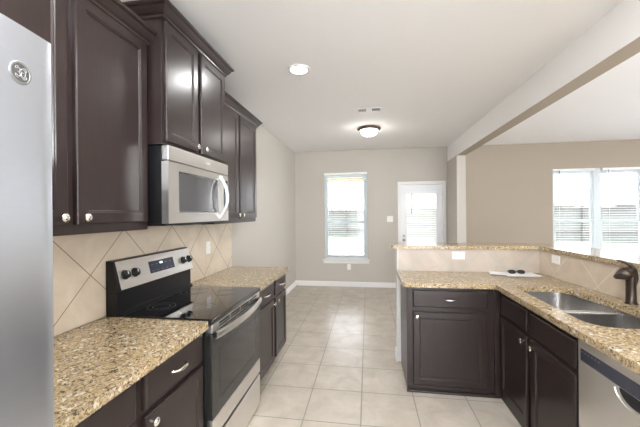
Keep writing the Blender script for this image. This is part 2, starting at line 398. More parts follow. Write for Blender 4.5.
obj('pane', fbox(bmesh.new(), FB, gx0, gx1, gz0, gz1, -.046, -.041), 'window_glass', sl)
for z, nm in ((.95, 'door_knob'), (1.035, 'deadbolt')):
    bm = bmesh.new(); lathe(bm, [(.0, 0), (.030, 0), (.030, .006), (.012, .010), (.012, .03), (.024, .036), (.027, .048), (.020, .060), (0, .062)] if nm == 'door_knob' else [(0, 0), (.028, 0), (.026, .014), (.012, .016), (.012, .026), (0, .027)], FB.P(.708, z, -.022), FB.out(), 20)
    obj(nm, bm, 'hardware', d, smooth=True)
for z in (.25, 1.05, 1.82): obj('hinge', fbox(bmesh.new(), FB, 1.440, 1.449, z, z + .09, -.022, -.008), 'nickel', d)

# blinds
def blind(F, u0, u1, v0, v1, w, label, pitch=.044, tilt=0, depth=.046, wand_u=None, wl=.7, group=None, zb=None):
    r = thing('window_blind', F.P((u0 + u1) / 2, v0, w), label, 'blind', group)
    obj('headrail', fbox(bmesh.new(), F, u0, u1, v1 - .045, v1, w - .024, w + .026), 'blind_white', r, bevel=.003)
    bm = bmesh.new(); z = v0 + .03; ca, sa = math.cos(math.radians(tilt)), math.sin(math.radians(tilt))
    while z < v1 - .055:
        L = []
        for u in (u0 + .004, u1 - .004):
            ring = []
            for k in range(5):
                t = (k / 4 - .5) * depth; c = .0025 * (1 - (2 * t / depth) ** 2)
                ring.append(F.P(u, z + t * sa + c + .0008, w + t * ca))
            for k in range(4, -1, -1):
                t = (k / 4 - .5) * depth; c = .0025 * (1 - (2 * t / depth) ** 2)
                ring.append(F.P(u, z + t * sa + c - .0008, w + t * ca))
            L.append(ring)
        rings(bm, L); z += pitch
    obj('slats', bm, 'blind_white', r, smooth=True)
    obj('bottom_rail', fbox(bmesh.new(), F, u0 + .002, u1 - .002, v0 + .001, v0 + .018, w - .022, w + .022), 'blind_white', r, bevel=.003)
    for k in (.15, .85):
        u = u0 + (u1 - u0) * k; bm = bmesh.new(); tube(bm, [F.P(u, v0 + .01, w + depth / 2 + .003), F.P(u, v1 - .04, w + depth / 2 + .003)], .0012, 6); obj('ladder_cord', bm, 'blind_white', r)
    if wand_u:
        bm = bmesh.new(); tube(bm, [F.P(wand_u, v1 - .03, w + .034), F.P(wand_u, v1 - .03 - wl, w + .036)], .005, 8); obj('tilt_wand', bm, 'ring_grey', r)
    return r
blind(FB, KW[0] + .004, KW[1] - .004, KW[2] + .001, KW[3] - .002, -.018, 'white open slat blind hanging in the tall breakfast nook window')
m0 = (LW[0] + LW[1]) / 2
blind(FB, LW[0] + .004, m0 - .058, LW[2] + .001, LW[3] - .002, -.018, 'white open blind in the left half of the wide window, beside the tan wall', wand_u=LW[0] + .11, wl=.55)
blind(FB, m0 + .058, LW[1] - .004, LW[2] + .001, LW[3] - .002, -.018, 'white open blind in the right half of the wide window, above the faucet', wand_u=m0 + .15, wl=.55)
blind(FB, gx0 + .002, gx1 - .002, gz0 - .01, gz1 + .012, .018, 'white half-closed slat blind hanging over the glass of the back door', tilt=-52, wand_u=gx0 + .10, wl=.40)

# ------------------------------------------------------------------ cabinets
def knob(F, u, v, parent, w=0.0):
    bm = bmesh.new(); lathe(bm, [(0, -.001), (.007, -.001), (.0065, .004), (.0065, .009), (.012, .013), (.0165, .017), (.0175, .021), (.015, .025), (.007, .0275), (0, .028)], F.P(u, v, w), F.out(), 20)
    return obj('knob', bm, 'nickel', parent, smooth=True)
def pull(F, u, v, parent, L=.052):
    bm = bmesh.new(); pts = []; rad = []
    for k in range(15):
        t = k / 14 * 2 - 1; pts.append(F.P(u + t * L, v, -.001 + .028 * (1 - t ** 4))); rad.append(.0045 + .0035 * (1 - t * t))
    tube(bm, pts, rad, 10, flat=(F.out(), .75)); return obj('pull', bm, 'nickel', parent, smooth=True)
def door_part(F, u0, u1, v0, v1, parent, ku=None, kv=None):
    o = obj('door', panel_front(F, u0, u1, v0, v1, DOOR), 'espresso', parent)
    if ku is not None: knob(F, ku, kv, o)
    return o
def drawer_part(F, u0, u1, v0, v1, parent, p=True, name='drawer'):
    o = obj(name, panel_front(F, u0, u1, v0, v1, DRAWER), 'espresso', parent)
    if p: pull(F, (u0 + u1) / 2, (v0 + v1) / 2, o)
    return o
def crown(Xb, Xf, y0, y1, z, left, right, parent, h=.075, p=.055):
    prof = [(.002, 0), (.010, .004), (.012, .016), (.022, .024), (.034, .042), (.040, .054), (.052, .060), (p, .066), (p, h), (0, h)]
    bm = bmesh.new()
    L = []
    for o, dz in prof:
        a = y0 - (o if left else 0); b = y1 + (o if right else 0)
        L.append([Vector((Xb, a, z + dz)), Vector((Xf + o, a, z + dz)), Vector((Xf + o, b, z + dz)), Vector((Xb, b, z + dz))])
    rings(bm, L, close=False, cap0=False, cap1=True)
    return obj('crown_molding', bm, 'espresso', parent)
G = .001
# wall cabinets
XN, XM = -1.190, -1.100
FN, FM = Face('X+', XN), Face('X+', XM)
c = thing('wall_cabinet', (XL + .16, 1.10, 1.41), 'tall dark wall cabinet with two doors between the refrigerator and the microwave', 'cabinet', 'dark wall cabinets')
bm = BX(XL + G, XN - .021, .64, 1.583, 1.455, 2.44); box(bm, XL + .02, XN - .021, .64, 1.583, 1.41, 1.455)
obj('cabinet_body', bm, 'espresso', c, bevel=.0015)
door_part(FN, .668, 1.100, 1.452, 2.428, c, 1.068, 1.482); door_part(FN, 1.136, 1.566, 1.452, 2.428, c, 1.170, 1.482)
crown(XL + G, XN - .008, .64, 1.583, 2.425, False, False, c)
c = thing('wall_cabinet', (XL + .18, 1.965, 1.885), 'short raised dark wall cabinet with two doors directly above the microwave', 'cabinet', 'dark wall cabinets')
obj('cabinet_body', BX(XL + G, XM - .021, 1.585, 2.343, 1.882, 2.60), 'espresso', c, bevel=.0015)
door_part(FM, 1.602, 1.932, 1.900, 2.575, c, 1.900, 1.932); door_part(FM, 1.974, 2.330, 1.900, 2.575, c, 2.006, 1.932)
crown(XL + G, XM - .008, 1.585, 2.343, 2.575, True, True, c)
c = thing('wall_cabinet', (XL + .16, 2.82, 1.41), 'dark wall cabinet with two doors at the far end, beyond the microwave', 'cabinet', 'dark wall cabinets')
bm = BX(XL + G, XN - .021, 2.352, 3.290, 1.455, 2.44); box(bm, XL + .02, XN - .021, 2.352, 3.290, 1.41, 1.455)
obj('cabinet_body', bm, 'espresso', c, bevel=.0015)
door_part(FN, 2.372, 2.802, 1.452, 2.428, c, 2.770, 1.482); door_part(FN, 2.838, 3.272, 1.452, 2.428, c, 2.870, 1.482)
crown(XL + G, XN - .008, 2.346, 3.290, 2.425, False, True, c)

# base cabinets, left run
XF = -.872; FL = Face('X+', XF); CT = .914; CB = .876
def base_body(y0, y1, r):
    bm = BX(XL + G, XF - .021, y0, y1, .10, CB - G); box(bm, XL + G, XF - .09, y0, y1, 0, .10); obj('cabinet_body', bm, 'espresso', r, bevel=.0015)
c = thing('base_cabinet', (XL + .3, .81, 0), 'dark base cabinet with drawer and door next to the refrigerator', 'cabinet', 'dark base cabinets')
base_body(.545, 1.098, c); drawer_part(FL, .575, 1.075, .712, .858, c); door_part(FL, .575, 1.075, .125, .688, c, 1.043, .655)
c = thing('base_cabinet', (XL + .3, 1.34, 0), 'dark base cabinet with drawer and door touching the near side of the range', 'cabinet', 'dark base cabinets')
base_body(1.099, 1.582, c); drawer_part(FL, 1.124, 1.560, .712, .858, c); door_part(FL, 1.124, 1.560, .125, .688, c, 1.158, .652)
c = thing('base_cabinet', (XL + .3, 2.82, 0), 'dark base cabinet with two drawers over two doors on the far side of the range', 'cabinet', 'dark base cabinets')
base_body(2.349, 3.285, c)
drawer_part(FL, 2.375, 2.842, .712, .858, c); drawer_part(FL, 2.900, 3.268, .712, .858, c)
door_part(FL, 2.375, 2.842, .125, .688, c, 2.812, .652); door_part(FL, 2.900, 3.268, .125, .688, c, 2.930, .652)
XE = -.848
def counter(name, outer, holes, label):
    o = obj(name, slab(outer, holes, CB, CT), 'granite', bevel=.011, seg=3); return tag(o, label, 'countertop', None)
counter('countertop', round_poly([(XL + .013, .545), (XE, .545), (XE, 1.582), (XL + .013, 1.582)], [0, .01, .018, 0]), [], 'speckled tan granite countertop between the refrigerator and the range')
counter('countertop', round_poly([(XL + .013, 2.349), (XE, 2.349), (XE, 3.305), (XL + .013, 3.305)], [0, .015, .018, 0]), [], 'speckled granite countertop on the far side of the range, reaching the nook')

# peninsula cabinets
FP = Face('Y-', 2.700); FS = Face('X-', 1.030)
c = thing('base_cabinet', (.66, 2.96, 0), 'dark cabinet with one wide drawer over one door at the end of the peninsula', 'cabinet', 'dark base cabinets')
bm = BX(.318, 1.050, 2.721, 3.220, .0, CB - G); box(bm, .318, 1.048, 2.712, 2.722, 0, .052); box(bm, 1.0, 1.05, 2.700, 2.721, 0, CB - G)
obj('cabinet_body', bm, 'espresso', c, bevel=.0015)
drawer_part(FP, .366, .955, .705, .845, c); door_part(FP, .366, .945, .060, .665, c, .398, .628)
obj('shoe_molding', BX(.310, 1.036, 2.688, 2.7115, 0, .018), 'espresso', c, bevel=.005)
c = thing('base_cabinet', (1.3, 2.22, 0), 'dark sink cabinet with two doors under the sink, beside the dishwasher', 'cabinet', 'dark base cabinets')
bm = BX(1.051, 1.069, 1.735, 2.700, 0, CB - G); box(bm, 1.069, 1.59, 1.735, 1.752, 0, CB - G); box(bm, 1.069, 1.59, 2.683, 2.700, 0, CB - G); box(bm, 1.069, 1.59, 1.752, 2.683, .08, .10); box(bm, 1.042, 1.052, 1.735, 2.700, 0, .052)
obj('cabinet_body', bm, 'espresso', c, bevel=.0015)
drawer_part(FS, 2.265, 2.650, .692, .838, c, False, 'drawer_front'); drawer_part(FS, 1.760, 2.205, .692, .838, c, False, 'drawer_front')
door_part(FS, 2.265, 2.680, .060, .662, c, 2.300, .618); door_part(FS, 1.760, 2.205, .060, .662, c, 2.174, .618)
sink_outline = round_poly([(1.108, 1.745), (1.530, 1.745), (1.530, 2.27), (1.460, 2.625), (1.108, 2.625)], [.13, .10, .16, .09, .05], 8)
counter('countertop', round_poly([(.282, 3.221), (.282, 2.668), (.998, 2.668), (.998, .93), (xs(.93) - .001, .93), (1.591, 3.221)], [0, .03, .012, .03, 0, 0]), [sink_outline], 'L-shaped speckled granite countertop around the double sink')
b_ = obj('bar_top', slab(round_poly([(.228, 3.196), (1.576, 3.196), (xs(.90) - .016, .90), (xs(.90) + .33, .90), (1.935, 3.52), (.228, 3.52)], [.03, .01, .02, .04, .05, .03]), [], PB, PB + .036), 'granite', bevel=.010, seg=3)
tag(b_, 'long raised granite bar top capping the tiled half wall behind the sink', 'bar top')

# sink
r = thing('sink', (1.30, 2.15, .66), 'stainless steel double-bowl sink set under the granite peninsula countertop', 'sink')
def bowl(poly, zb):
    cx = sum(p[0] for p in poly) / len(poly); cy = sum(p[1] for p in poly) / len(poly)
    L = []
    for s, z in ((1.0, CB - .002), (.995, CB - .02), (.985, zb + .05), (.96, zb + .02), (.90, zb + .004), (.55, zb), (.12, zb - .003)):
        L.append([(cx + (x - cx) * s, cy + (y - cy) * s, z) for x, y in poly])
    bm = bmesh.new(); rings(bm, L, cap0=False, cap1=True); return bm, (cx, cy)
near = round_poly([(1.106, 1.743), (1.532, 1.743), (1.532, 2.145), (1.106, 2.145)], [.13, .10, .09, .06], 8)
far = round_poly([(1.106, 2.175), (1.532, 2.175), (1.532, 2.27), (1.462, 2.627), (1.106, 2.627)], [.06, .05, .12, .09, .05], 8)
for poly, zb in ((near, .69), (far, .71)):
    bm, (cx, cy) = bowl(poly, zb); o = obj('bowl', bm, 'steel_sink', r, smooth=True)
    bm = bmesh.new(); lathe(bm, [(0, .002), (.03, .002), (.042, .004), (.045, 0), (.045, -.01), (0, -.01)], (cx, cy, zb - .001), (0, 0, 1), 24); obj('drain', bm, 'nickel', o, smooth=True)
o = obj('divider', BX(1.108, 1.534, 2.138, 2.182, .86, .8725), 'steel_sink', r, bevel=.005)

# faucet
r = thing('faucet', (1.607, 2.21, CT), 'dark bronze single-lever kitchen faucet standing behind the sink', 'faucet')
fx, fy = 1.607, 2.21
bm = bmesh.new(); lathe(bm, [(0, 0), (.032, 0), (.032, .006), (.027, .012), (.025, .10), (.026, .15), (.028, .19), (.024, .215), (.012, .228), (0, .230)], (fx, fy, CT), (0, 0, 1), 24)
obj('faucet_body', bm, 'bronze', r, smooth=True)
bm = bmesh.new(); tube(bm, [(fx + .012, fy, CT + .196), (fx - .012, fy + .003, CT + .190), (fx - .030, fy + .006, CT + .184), (fx - .052, fy + .010, CT + .174), (fx - .072, fy + .014, CT + .163), (fx - .080, fy + .015, CT + .158)], [.026, .038, .040, .029, .015, .010], 20)
obj('spray_head', bm, 'bronze', r, smooth=True)
bm = bmesh.new(); tube(bm, [(fx + .024, fy, CT + .120), (fx + .030, fy, CT + .160), (fx + .022, fy, CT + .205), (fx + .002, fy + .002, CT + .236), (fx - .020, fy + .004, CT + .252), (fx - .045, fy + .006, CT + .262), (fx - .068, fy + .008, CT + .268)], [.008, .011, .012, .011, .009, .0075, .006], 12)
obj('lever', bm, 'bronze', r, smooth=True)

# ------------------------------------------------------------------ appliances
# refrigerator
r = thing('refrigerator', (-1.05, .06, 0), 'stainless steel refrigerator at the near end of the left counter', 'refrigerator')
y0, y1, zt = -.39, .526, 1.822
obj('cabinet_shell', BX(XL + .02, -.685, y0 + .01, y1 - .005, .02, zt - .01), 'ring_grey', r, bevel=.004)
def fdoor(a, b, nm):
    L = []; n = 18; TT = [0, .005, .012] + [j / 18 for j in range(1, 18)] + [.988, .995, 1]
    for z in (.06, zt):
        ring = [Vector((-.68, a, z))]
        for t in TT:
            yy = a + (b - a) * t; e = min(t, 1 - t) * (b - a); ease = -.005 * max(0, 1 - e / .006) ** 2
            ring.append(Vector((-.602 + .020 * (1 - (2 * t - 1) ** 2) + ease, yy, z)))
        ring.append(Vector((-.68, b, z))); L.append(ring)
    bm = bmesh.new(); rings(bm, L); o = obj(nm, bm, 'steel_fridge', r, smooth=True); return o
fd = fdoor(.004, y1, 'door'); fz = fdoor(y0, -.004, 'door')
for o, y in ((fd, .045), (fz, -.045)):
    bm = bmesh.new(); tube(bm, [(-.59, y, .75), (-.545, y, .78), (-.540, y, 1.1), (-.545, y, 1.42), (-.59, y, 1.45)], .011, 10); obj('handle', bm, 'steel', o, smooth=True)
obj('toe_grille', BX(-.69, -.65, y0 + .02, y1 - .02, .01, .055), 'black_plastic', r)
def on_door(y): t = (y - .004) / (y1 - .004); return -.602 + .020 * (1 - (2 * t - 1) ** 2)
by, bz = .460, 1.738; bx_ = on_door(by); slope = math.atan2(on_door(by + .01) - on_door(by - .01), .02)
nrm = Vector((math.cos(slope), -math.sin(slope), 0)); tan = Vector((math.sin(slope), math.cos(slope), 0)); bc = Vector((bx_, by, bz))
bm = bmesh.new(); lathe(bm, [(0, -.004), (.0195, -.004), (.0195, .0012), (.0185, .0022), (.0165, .0022), (.0160, .0014), (0, .0014)], bc, nrm, 32)
bd = obj('badge', bm, 'badge', fd, smooth=True)
bm = bmesh.new()
def BP(u, v, w=.0018): return bc + tan * u * .0165 + Vector((0, 0, v * .0165)) + nrm * w
def stroke(pts, rr=.0007):
    q = []
    P = [Vector((p[0], p[1])) for p in pts]
    for i in range(len(P) - 1):
        a, b2, c2, d2 = P[max(i - 1, 0)], P[i], P[i + 1], P[min(i + 2, len(P) - 1)]
        for k in range(4):
            t = k / 4; q.append(.5 * ((2 * b2) + (c2 - a) * t + (2 * a - 5 * b2 + 4 * c2 - d2) * t * t + (3 * b2 - a - 3 * c2 + d2) * t ** 3))
    q.append(P[-1]); tube(bm, [BP(-p.x, p.y) for p in q], rr, 6)
stroke([(.02, .30), (-.12, .45), (-.38, .38), (-.50, .05), (-.40, -.30), (-.18, -.36), (-.04, -.12), (-.10, .08), (-.28, .06)])
stroke([(.46, .34), (.28, .46), (.10, .32), (.14, .08), (.34, .02), (.14, -.06), (.08, -.30), (.26, -.44), (.48, -.30)])
stroke([(-.04, -.12), (.0, -.34), (-.20, -.52), (-.42, -.44)])
for a in range(4):
    th = a * PI / 2 + PI / 4; stroke([(.66 * math.cos(th - .35), .66 * math.sin(th - .35)), (.74 * math.cos(th), .74 * math.sin(th)), (.66 * math.cos(th + .35), .66 * math.sin(th + .35)), (.58 * math.cos(th + .1), .58 * math.sin(th + .1))], .0006)
obj('monogram', bm, 'badge_light', bd, smooth=True)
bm = bmesh.new(); lathe(bm, [(0, .0012), (.0155, .0012), (.0155, .0016), (0, .0016)], bc, nrm, 28); obj('badge_field', bm, 'badge_dark', bd)

# microwave
r = thing('microwave', (-1.29, 1.968, 1.438), 'stainless steel microwave with black sides mounted over the range', 'microwave')
my0, my1 = 1.594, 2.350
FMW = Face('X+', -1.090)
obj('microwave_body', BX(XL + .02, -1.132, my0, my1, 1.440, 1.878), 'black_enamel', r, bevel=.003)
obj('vent_strip', fbox(bmesh.new(), FMW, my0, my1, 1.796, 1.879, -.041, 0), 'steel', r, bevel=.004)
DY = 2.240
def frame_front(F, u0, u1, v0, v1, bw, w0, w1, name, mat, parent, bev=.003):
    bm = bmesh.new(); l, rr, bb, tt = bw
    for q in ((u0, u0 + l, v0, v1), (u1 - rr, u1, v0, v1), (u0 + l, u1 - rr, v0, v0 + bb), (u0 + l, u1 - rr, v1 - tt, v1)): fbox(bm, F, *q, w0, w1)
    bmesh.ops.remove_doubles(bm, verts=bm.verts, dist=1e-5)
    return obj(name, bm, mat, parent)
dd = frame_front(FMW, my0, DY, 1.441, 1.790, (.098, .050, .062, .045), -.041, 0, 'door', 'steel', r)
obj('door_window', panel_front(FMW, my0 + .096, DY - .048, 1.501, 1.747, ((0, -.03), (0, -.006), (.006, -.004), (.012, -.006))), 'mw_glass', dd)
obj('control_panel', panel_front(FMW, DY + .003, my1, 1.441, 1.790, ((0, -.041), (0, -.002), (.002, 0))), 'steel', r)
cp = obj('keypad', fbox(bmesh.new(), FMW, DY + .030, my1 - .012, 1.520, 1.750, -.001, .001), 'navy_panel', r)
bm = bmesh.new(); pts = []
for k in range(17):
    t = k / 16 * 2 - 1; pts.append(FMW.P(DY - .026, 1.615 + t * .155, -.004 + .060 * (1 - abs(t) ** 2.4)))
tube(bm, pts, .0125, 12, flat=((0, 1, 0), 1.25)); obj('handle', bm, 'steel', dd, smooth=True)
bm = bmesh.new(); box(bm, XL + .03, -1.12, my0 + .01, my1 - .01, 1.428, 1.440); box(bm, -1.30, -1.20, my0 + .30, my0 + .55, 1.420, 1.430); obj('vent_base', bm, 'black_plastic', r)
bm = bmesh.new()
for k in range(5): fbox(bm, FMW, 2.005 + k * .012, 2.012 + k * .012, 1.836 - (.002 if k % 2 else 0), 1.845 + (.003 if k in (0, 3) else 0), -.001, .0008)
obj('logo', bm, 'mark_white', r)

# range
r = thing('range', (-1.16, 1.965, 0), 'freestanding electric range with black glass cooktop and stainless trim', 'range')
ry0, ry1 = 1.587, 2.344; XC = -.838; FR = Face('X+', XC)
obj('range_body', BX(XL + .03, -.875, ry0, ry1, .02, .893), 'black_enamel', r, bevel=.003)
bm = bmesh.new()
for y in (ry0 + .06, ry1 - .06):
    for x in (-.93, -1.40): obj('foot', lathe(bmesh.new(), [(0, 0), (.02, 0), (.02, .02), (0, .02)], (x, y, 0), (0, 0, 1), 12), 'black_plastic', r)
ck = obj('cooktop', BX(-1.412, XC + .008, ry0 - .001, ry1 + .001, .893, .922), 'black_gloss', r, bevel=.006, seg=3)
for x, y, rad in ((-1.02, 1.78, .105), (-1.02, 2.16, .085), (-1.27, 1.78, .080), (-1.27, 2.16, .100)):
    bm = bmesh.new()
    for q in (rad, rad * .62):
        n = 40; L = [[(x + (q + w) * math.cos(2 * PI * k / n), y + (q + w) * math.sin(2 * PI * k / n), z) for k in range(n)] for w, z in ((-.0012, .9221), (-.0012, .9226), (.0012, .9226), (.0012, .9221))]
        rings(bm, L, cap0=False, cap1=False)
    obj('burner_ring', bm, 'burner_grey', ck)
# backguard
L = []
for y in (ry0, ry1): L.append([Vector(p) for p in ((XL + .014, y, .90), (-1.396, y, .90), (-1.396, y, .930), (-1.414, y, .940), (-1.414, y, 1.052), (-1.394, y, 1.058), (-1.436, y, 1.222), (-1.45, y, 1.228), (XL + .014, y, 1.228))])
bm = bmesh.new(); rings(bm, L); bg_ = obj('backguard', bm, 'black_enamel', r, bevel=.003)
A = Vector((-1.393, 0, 1.060)); B = Vector((-1.4352, 0, 1.2215)); up = (B - A).normalized(); on = Vector((up.z, 0, -up.x)); HL = (B - A).length
def CP(y, s, w): return A + up * s + on * w + Vector((0, y, 0))
def cbox(y0_, y1_, s0, s1, w0, w1, bm=None):
    bm = bm or bmesh.new(); return rings(bm, [[CP(y0_, s0, w), CP(y1_, s0, w), CP(y1_, s1, w), CP(y0_, s1, w)] for w in (w0, w1)])
pn = obj('control_panel', cbox(ry0 + .014, ry1 - .004, .001, HL, .0, .004), 'steel', bg_, bevel=.0015)
ds = obj('display', cbox(1.858, 2.116, .048, .126, .0035, .0055), 'navy_panel', bg_)
bm = bmesh.new(); rnd = random.Random(4)
cbox(1.966, 1.978, .100, .112, .0055, .0062, bm); cbox(1.981, 1.993, .100, .112, .0055, .0062, bm)
ds2 = obj('clock_digits', bm, 'display_glow', bg_)
for k in range(5):
    for j in range(2):
        y = 1.878 + k * .048
        if k == 2 and j: continue
        obj('button', cbox(y, y + .018, .060 + j * .040, .0635 + j * .040, .0055, .0059), 'ring_grey', bg_)
for y in (1.648, 1.728, 2.232, 2.306):
    bm = bmesh.new(); lathe(bm, [(0, 0), (.028, 0), (.028, .004), (.024, .006), (.022, .022), (.018, .025), (0, .025)], CP(y, .082, .004), on, 24)
    kn = obj('knob', bm, 'black_plastic', bg_, smooth=True)
    obj('knob_pointer', rings(bmesh.new(), [[CP(y - .003, .082, w), CP(y + .003, .082, w), CP(y + .003, .100, w), CP(y - .003, .100, w)] for w in (.0285, .0302)]), 'mark_white', bg_)
# oven door
ov = obj('oven_door', panel_front(FR, ry0 + .004, ry1 - .002, .372, .842, ((0, -.035), (0, -.004), (.003, 0))), 'oven_glass', r)
obj('top_trim', fbox(bmesh.new(), FR, ry0 + .004, ry1 - .002, .843, .888, -.035, .001), 'steel', ov, bevel=.003)
obj('bottom_trim', fbox(bmesh.new(), FR, ry0 + .004, ry1 - .002, .268, .371, -.035, .001), 'steel', ov, bevel=.003)
bm = bmesh.new()
for k in range(4):
    y = ry0 + .085 + k * .155; fbox(bm, FR, y, y + .135, .870, .879, 0, .0018); fbox(bm, FR, y, y + .135, .857, .863, 0, .0018)
obj('vent_slots', bm, 'shadow_gap', ov)
L = []
for k in range(21):
    t = k / 20 * 2 - 1; y = (ry0 + ry1) / 2 + t * .358; w = .012 + .034 * (1 - t ** 2)
    L.append([FR.P(y, .812, w), FR.P(y, .812, w + .010), FR.P(y, .824, w + .014), FR.P(y, .842, w + .014), FR.P(y, .850, w + .009), FR.P(y, .850, w)])
bm = bmesh.new(); rings(bm, L); hd = obj('handle', bm, 'steel', ov, smooth=True)
for y in (ry0 + .018, ry1 - .036): obj('handle_bracket', fbox(bmesh.new(), FR, y, y + .022, .815, .848, 0, .020), 'black_plastic', ov, bevel=.003)
frame_front(FR, ry0 + .09, ry1 - .09, .45, .74, (.003,) * 4, -.001, .0008, 'window_border', 'black_plastic', ov)
obj('storage_drawer', panel_front(FR, ry0 + .004, ry1 - .002, .022, .246, ((0, -.04), (0, -.004), (.004, 0))), 'steel', r)

# dishwasher
r = thing('dishwasher', (1.3, 1.43, 0), 'stainless steel dishwasher with a dark control strip, right of the sink cabinet', 'dishwasher')
dy0, dy1 = 1.125, 1.728
FD = Face('X-', 1.022)
obj('tub', BX(1.062, 1.57, dy0 + .005, dy1 - .005, .02, .868), 'ring_grey', r)
obj('door', panel_front(FD, dy0, dy1, .11, .872, ((0, -.038), (0, -.005), (.005, 0))), 'steel', r)
obj('control_strip', fbox(bmesh.new(), FD, dy0 + .02, dy1 - .025, .766, .824, -.001, .003), 'navy_panel', r, bevel=.001)
for k in range(6): obj('button', fbox(bmesh.new(), FD, dy1 - .045 - k * .022, dy1 - .033 - k * .022, .809, .814, .003, .0036), 'ring_grey', r)
bm = bmesh.new(); L = []
for k in range(17):
    a = PI * k / 16; L.append((math.cos(a), math.sin(a)))
hc = 1.388
pts = [FD.P(hc + .085 * math.cos(PI * k / 16), .762 - .052 * math.sin(PI * k / 16), .014) for k in range(17)]
tube(bm, pts, .007, 10); obj('handle', bm, 'steel', r, smooth=True)
bm = bmesh.new(); rings(bm, [[FD.P(hc + .078 * math.cos(PI * k / 16), .762 - .048 * math.sin(PI * k / 16), w) for k in range(17)] for w in (-.001, .002)]); obj('handle_pocket', bm, 'shadow_gap', r)
obj('toe_panel', BX(1.075, 1.09, dy0, dy1, 0, .105), 'black_plastic', r)
# cabinet on the near side of the dishwasher closes the run
c = thing('base_cabinet', (1.3, 1.03, 0), 'dark end panel closing the counter run on the near side of the dishwasher', 'cabinet', 'dark base cabinets')
obj('cabinet_body', BX(1.03, 1.59, .945, 1.118, 0, CB - G), 'espresso', c, bevel=.002)

# ------------------------------------------------------------------ small things
def outlet(F, u, v, label, horizontal=False, switch=0, name='wall_outlet', cat='outlet', w0=0.0, group='white wall plates'):
    r = thing(name, F.P(u, v, w0), label, cat, group)
    a, b = (.058, .036) if horizontal else (.036, .058)
    if switch == 2: a = .058
    obj('plate', panel_front(F, u - a, u + a, v - b, v + b, ((0, w0), (0, w0 + .003), (.003, w0 + .006))), 'white_plastic', r)
    if switch:
        for k in range(switch):
            uu = u + (k - (switch - 1) / 2) * .046; o = obj('rocker', fbox(bmesh.new(), F, uu - .016, uu + .016, v - .033, v + .033, w0 + .005, w0 + .009), 'white_plastic', r, bevel=.002)
    else:
        for s in (-1, 1):
            du, dv = (s * .021, 0) if horizontal else (0, s * .021)
            bm = bmesh.new(); lathe(bm, [(0, 0), (.0155, 0), (.0155, .0025), (0, .0025)], F.P(u + du, v + dv, w0 + .0055), F.out(), 18); o = obj('receptacle', bm, 'white_plastic', r)
            bm = bmesh.new()
            for q in (-.006, .006):
                if horizontal: fbox(bm, F, u + du - .004, u + du + .004, v + dv + q - .001, v + dv + q + .001, w0 + .0075, w0 + .0083)
                else: fbox(bm, F, u + du + q - .001, u + du + q + .001, v + dv - .004, v + dv + .004, w0 + .0075, w0 + .0083)
            obj('slots', bm, 'ring_grey', o)
    return r
outlet(Face('X+', XL + .012), 2.755, 1.180, 'white outlet on the diamond tile behind the range, below the far wall cabinet')
outlet(Face('Y-', 3.222), .868, 1.070, 'white horizontal outlet on the tiled half wall facing the camera', True)
outlet(Face('X-', xs(2.985) - .002), 2.985, 1.075, 'white horizontal outlet on the tiled wall behind the sink', True, 0)
outlet(FB, -.385, .400, 'small white outlet low on the back wall under the nook window')
outlet(FB, .439, 1.370, 'white double light switch on the back wall beside the glazed door', False, 2, 'light_switch', 'light switch')

# papers and sunglasses on the peninsula
def sheet(cx, cy, rot, a, b, z, label):
    bm = bmesh.new(); n = 8; L = []
    ca, sa = math.cos(rot), math.sin(rot)
    def wp(i, j):
        u = (i / n - .5) * a; v = (j / n - .5) * b; zz = z + .004 * (abs(i / n - .5) * 2) ** 3 * (1 if (i > n / 2) else .3)
        return (cx + u * ca - v * sa, cy + u * sa + v * ca, zz)
    top = [[bm.verts.new(wp(i, j)) for j in range(n + 1)] for i in range(n + 1)]
    for i in range(n):
        for j in range(n): bm.faces.new((top[i][j], top[i + 1][j], top[i + 1][j + 1], top[i][j + 1]))
    r_ = bmesh.ops.extrude_face_region(bm, geom=list(bm.faces))
    for g in r_['geom']:
        if isinstance(g, bmesh.types.BMVert): g.co.z += .0006
    return tag(obj('paper_sheet', bm, 'paper', smooth=True), label, 'paper', 'loose papers on the peninsula')
sheet(1.375, 3.118, .05, .29, .19, CT + .0005, 'white paper sheet lying under the sunglasses on the peninsula')
sheet(1.245, 3.120, -.30, .25, .16, CT + .0058, 'smaller white paper laid askew on top of the other sheet')
GX, GY = 1.345, 3.118
r = thing('sunglasses', (GX, GY, CT + .011), 'black sunglasses lying folded on the white papers in the corner of the peninsula', 'sunglasses')
gz = CT + .0135
for s, nm in ((-1, 'lens'), (1, 'lens')):
    cx = GX + s * .039; cy = GY
    L = []
    for k in range(20):
        a = 2 * PI * k / 20; L.append((.033 * math.copysign(abs(math.cos(a)) ** .8, math.cos(a)), .022 * math.copysign(abs(math.sin(a)) ** .8, math.sin(a))))
    bm = bmesh.new(); rings(bm, [[(cx + u * k, cy + v * .45 * k, gz + v * .75 * k + .012 + w) for u, v in L] for k, w in ((.9, -.003), (1, -.001), (1, .001), (.9, .003))]); obj(nm, bm, 'black_plastic', r, smooth=True)
bm = bmesh.new(); tube(bm, [(GX - .006, GY, gz + .018), (GX, GY - .002, gz + .021), (GX + .006, GY, gz + .018)], .0025, 8); obj('bridge', bm, 'black_plastic', r, smooth=True)
for s in (-1, 1):
    bm = bmesh.new(); tube(bm, [(GX + s * .072, GY + .004, gz + .02), (GX + s * .070, GY + .025, gz + .014), (GX + s * .02, GY + .033, gz + .010 + .003 * s), (GX - s * .052, GY + .037, gz + .004 + .003 * s)], .0025, 8); obj('temple', bm, 'black_plastic', r, smooth=True)

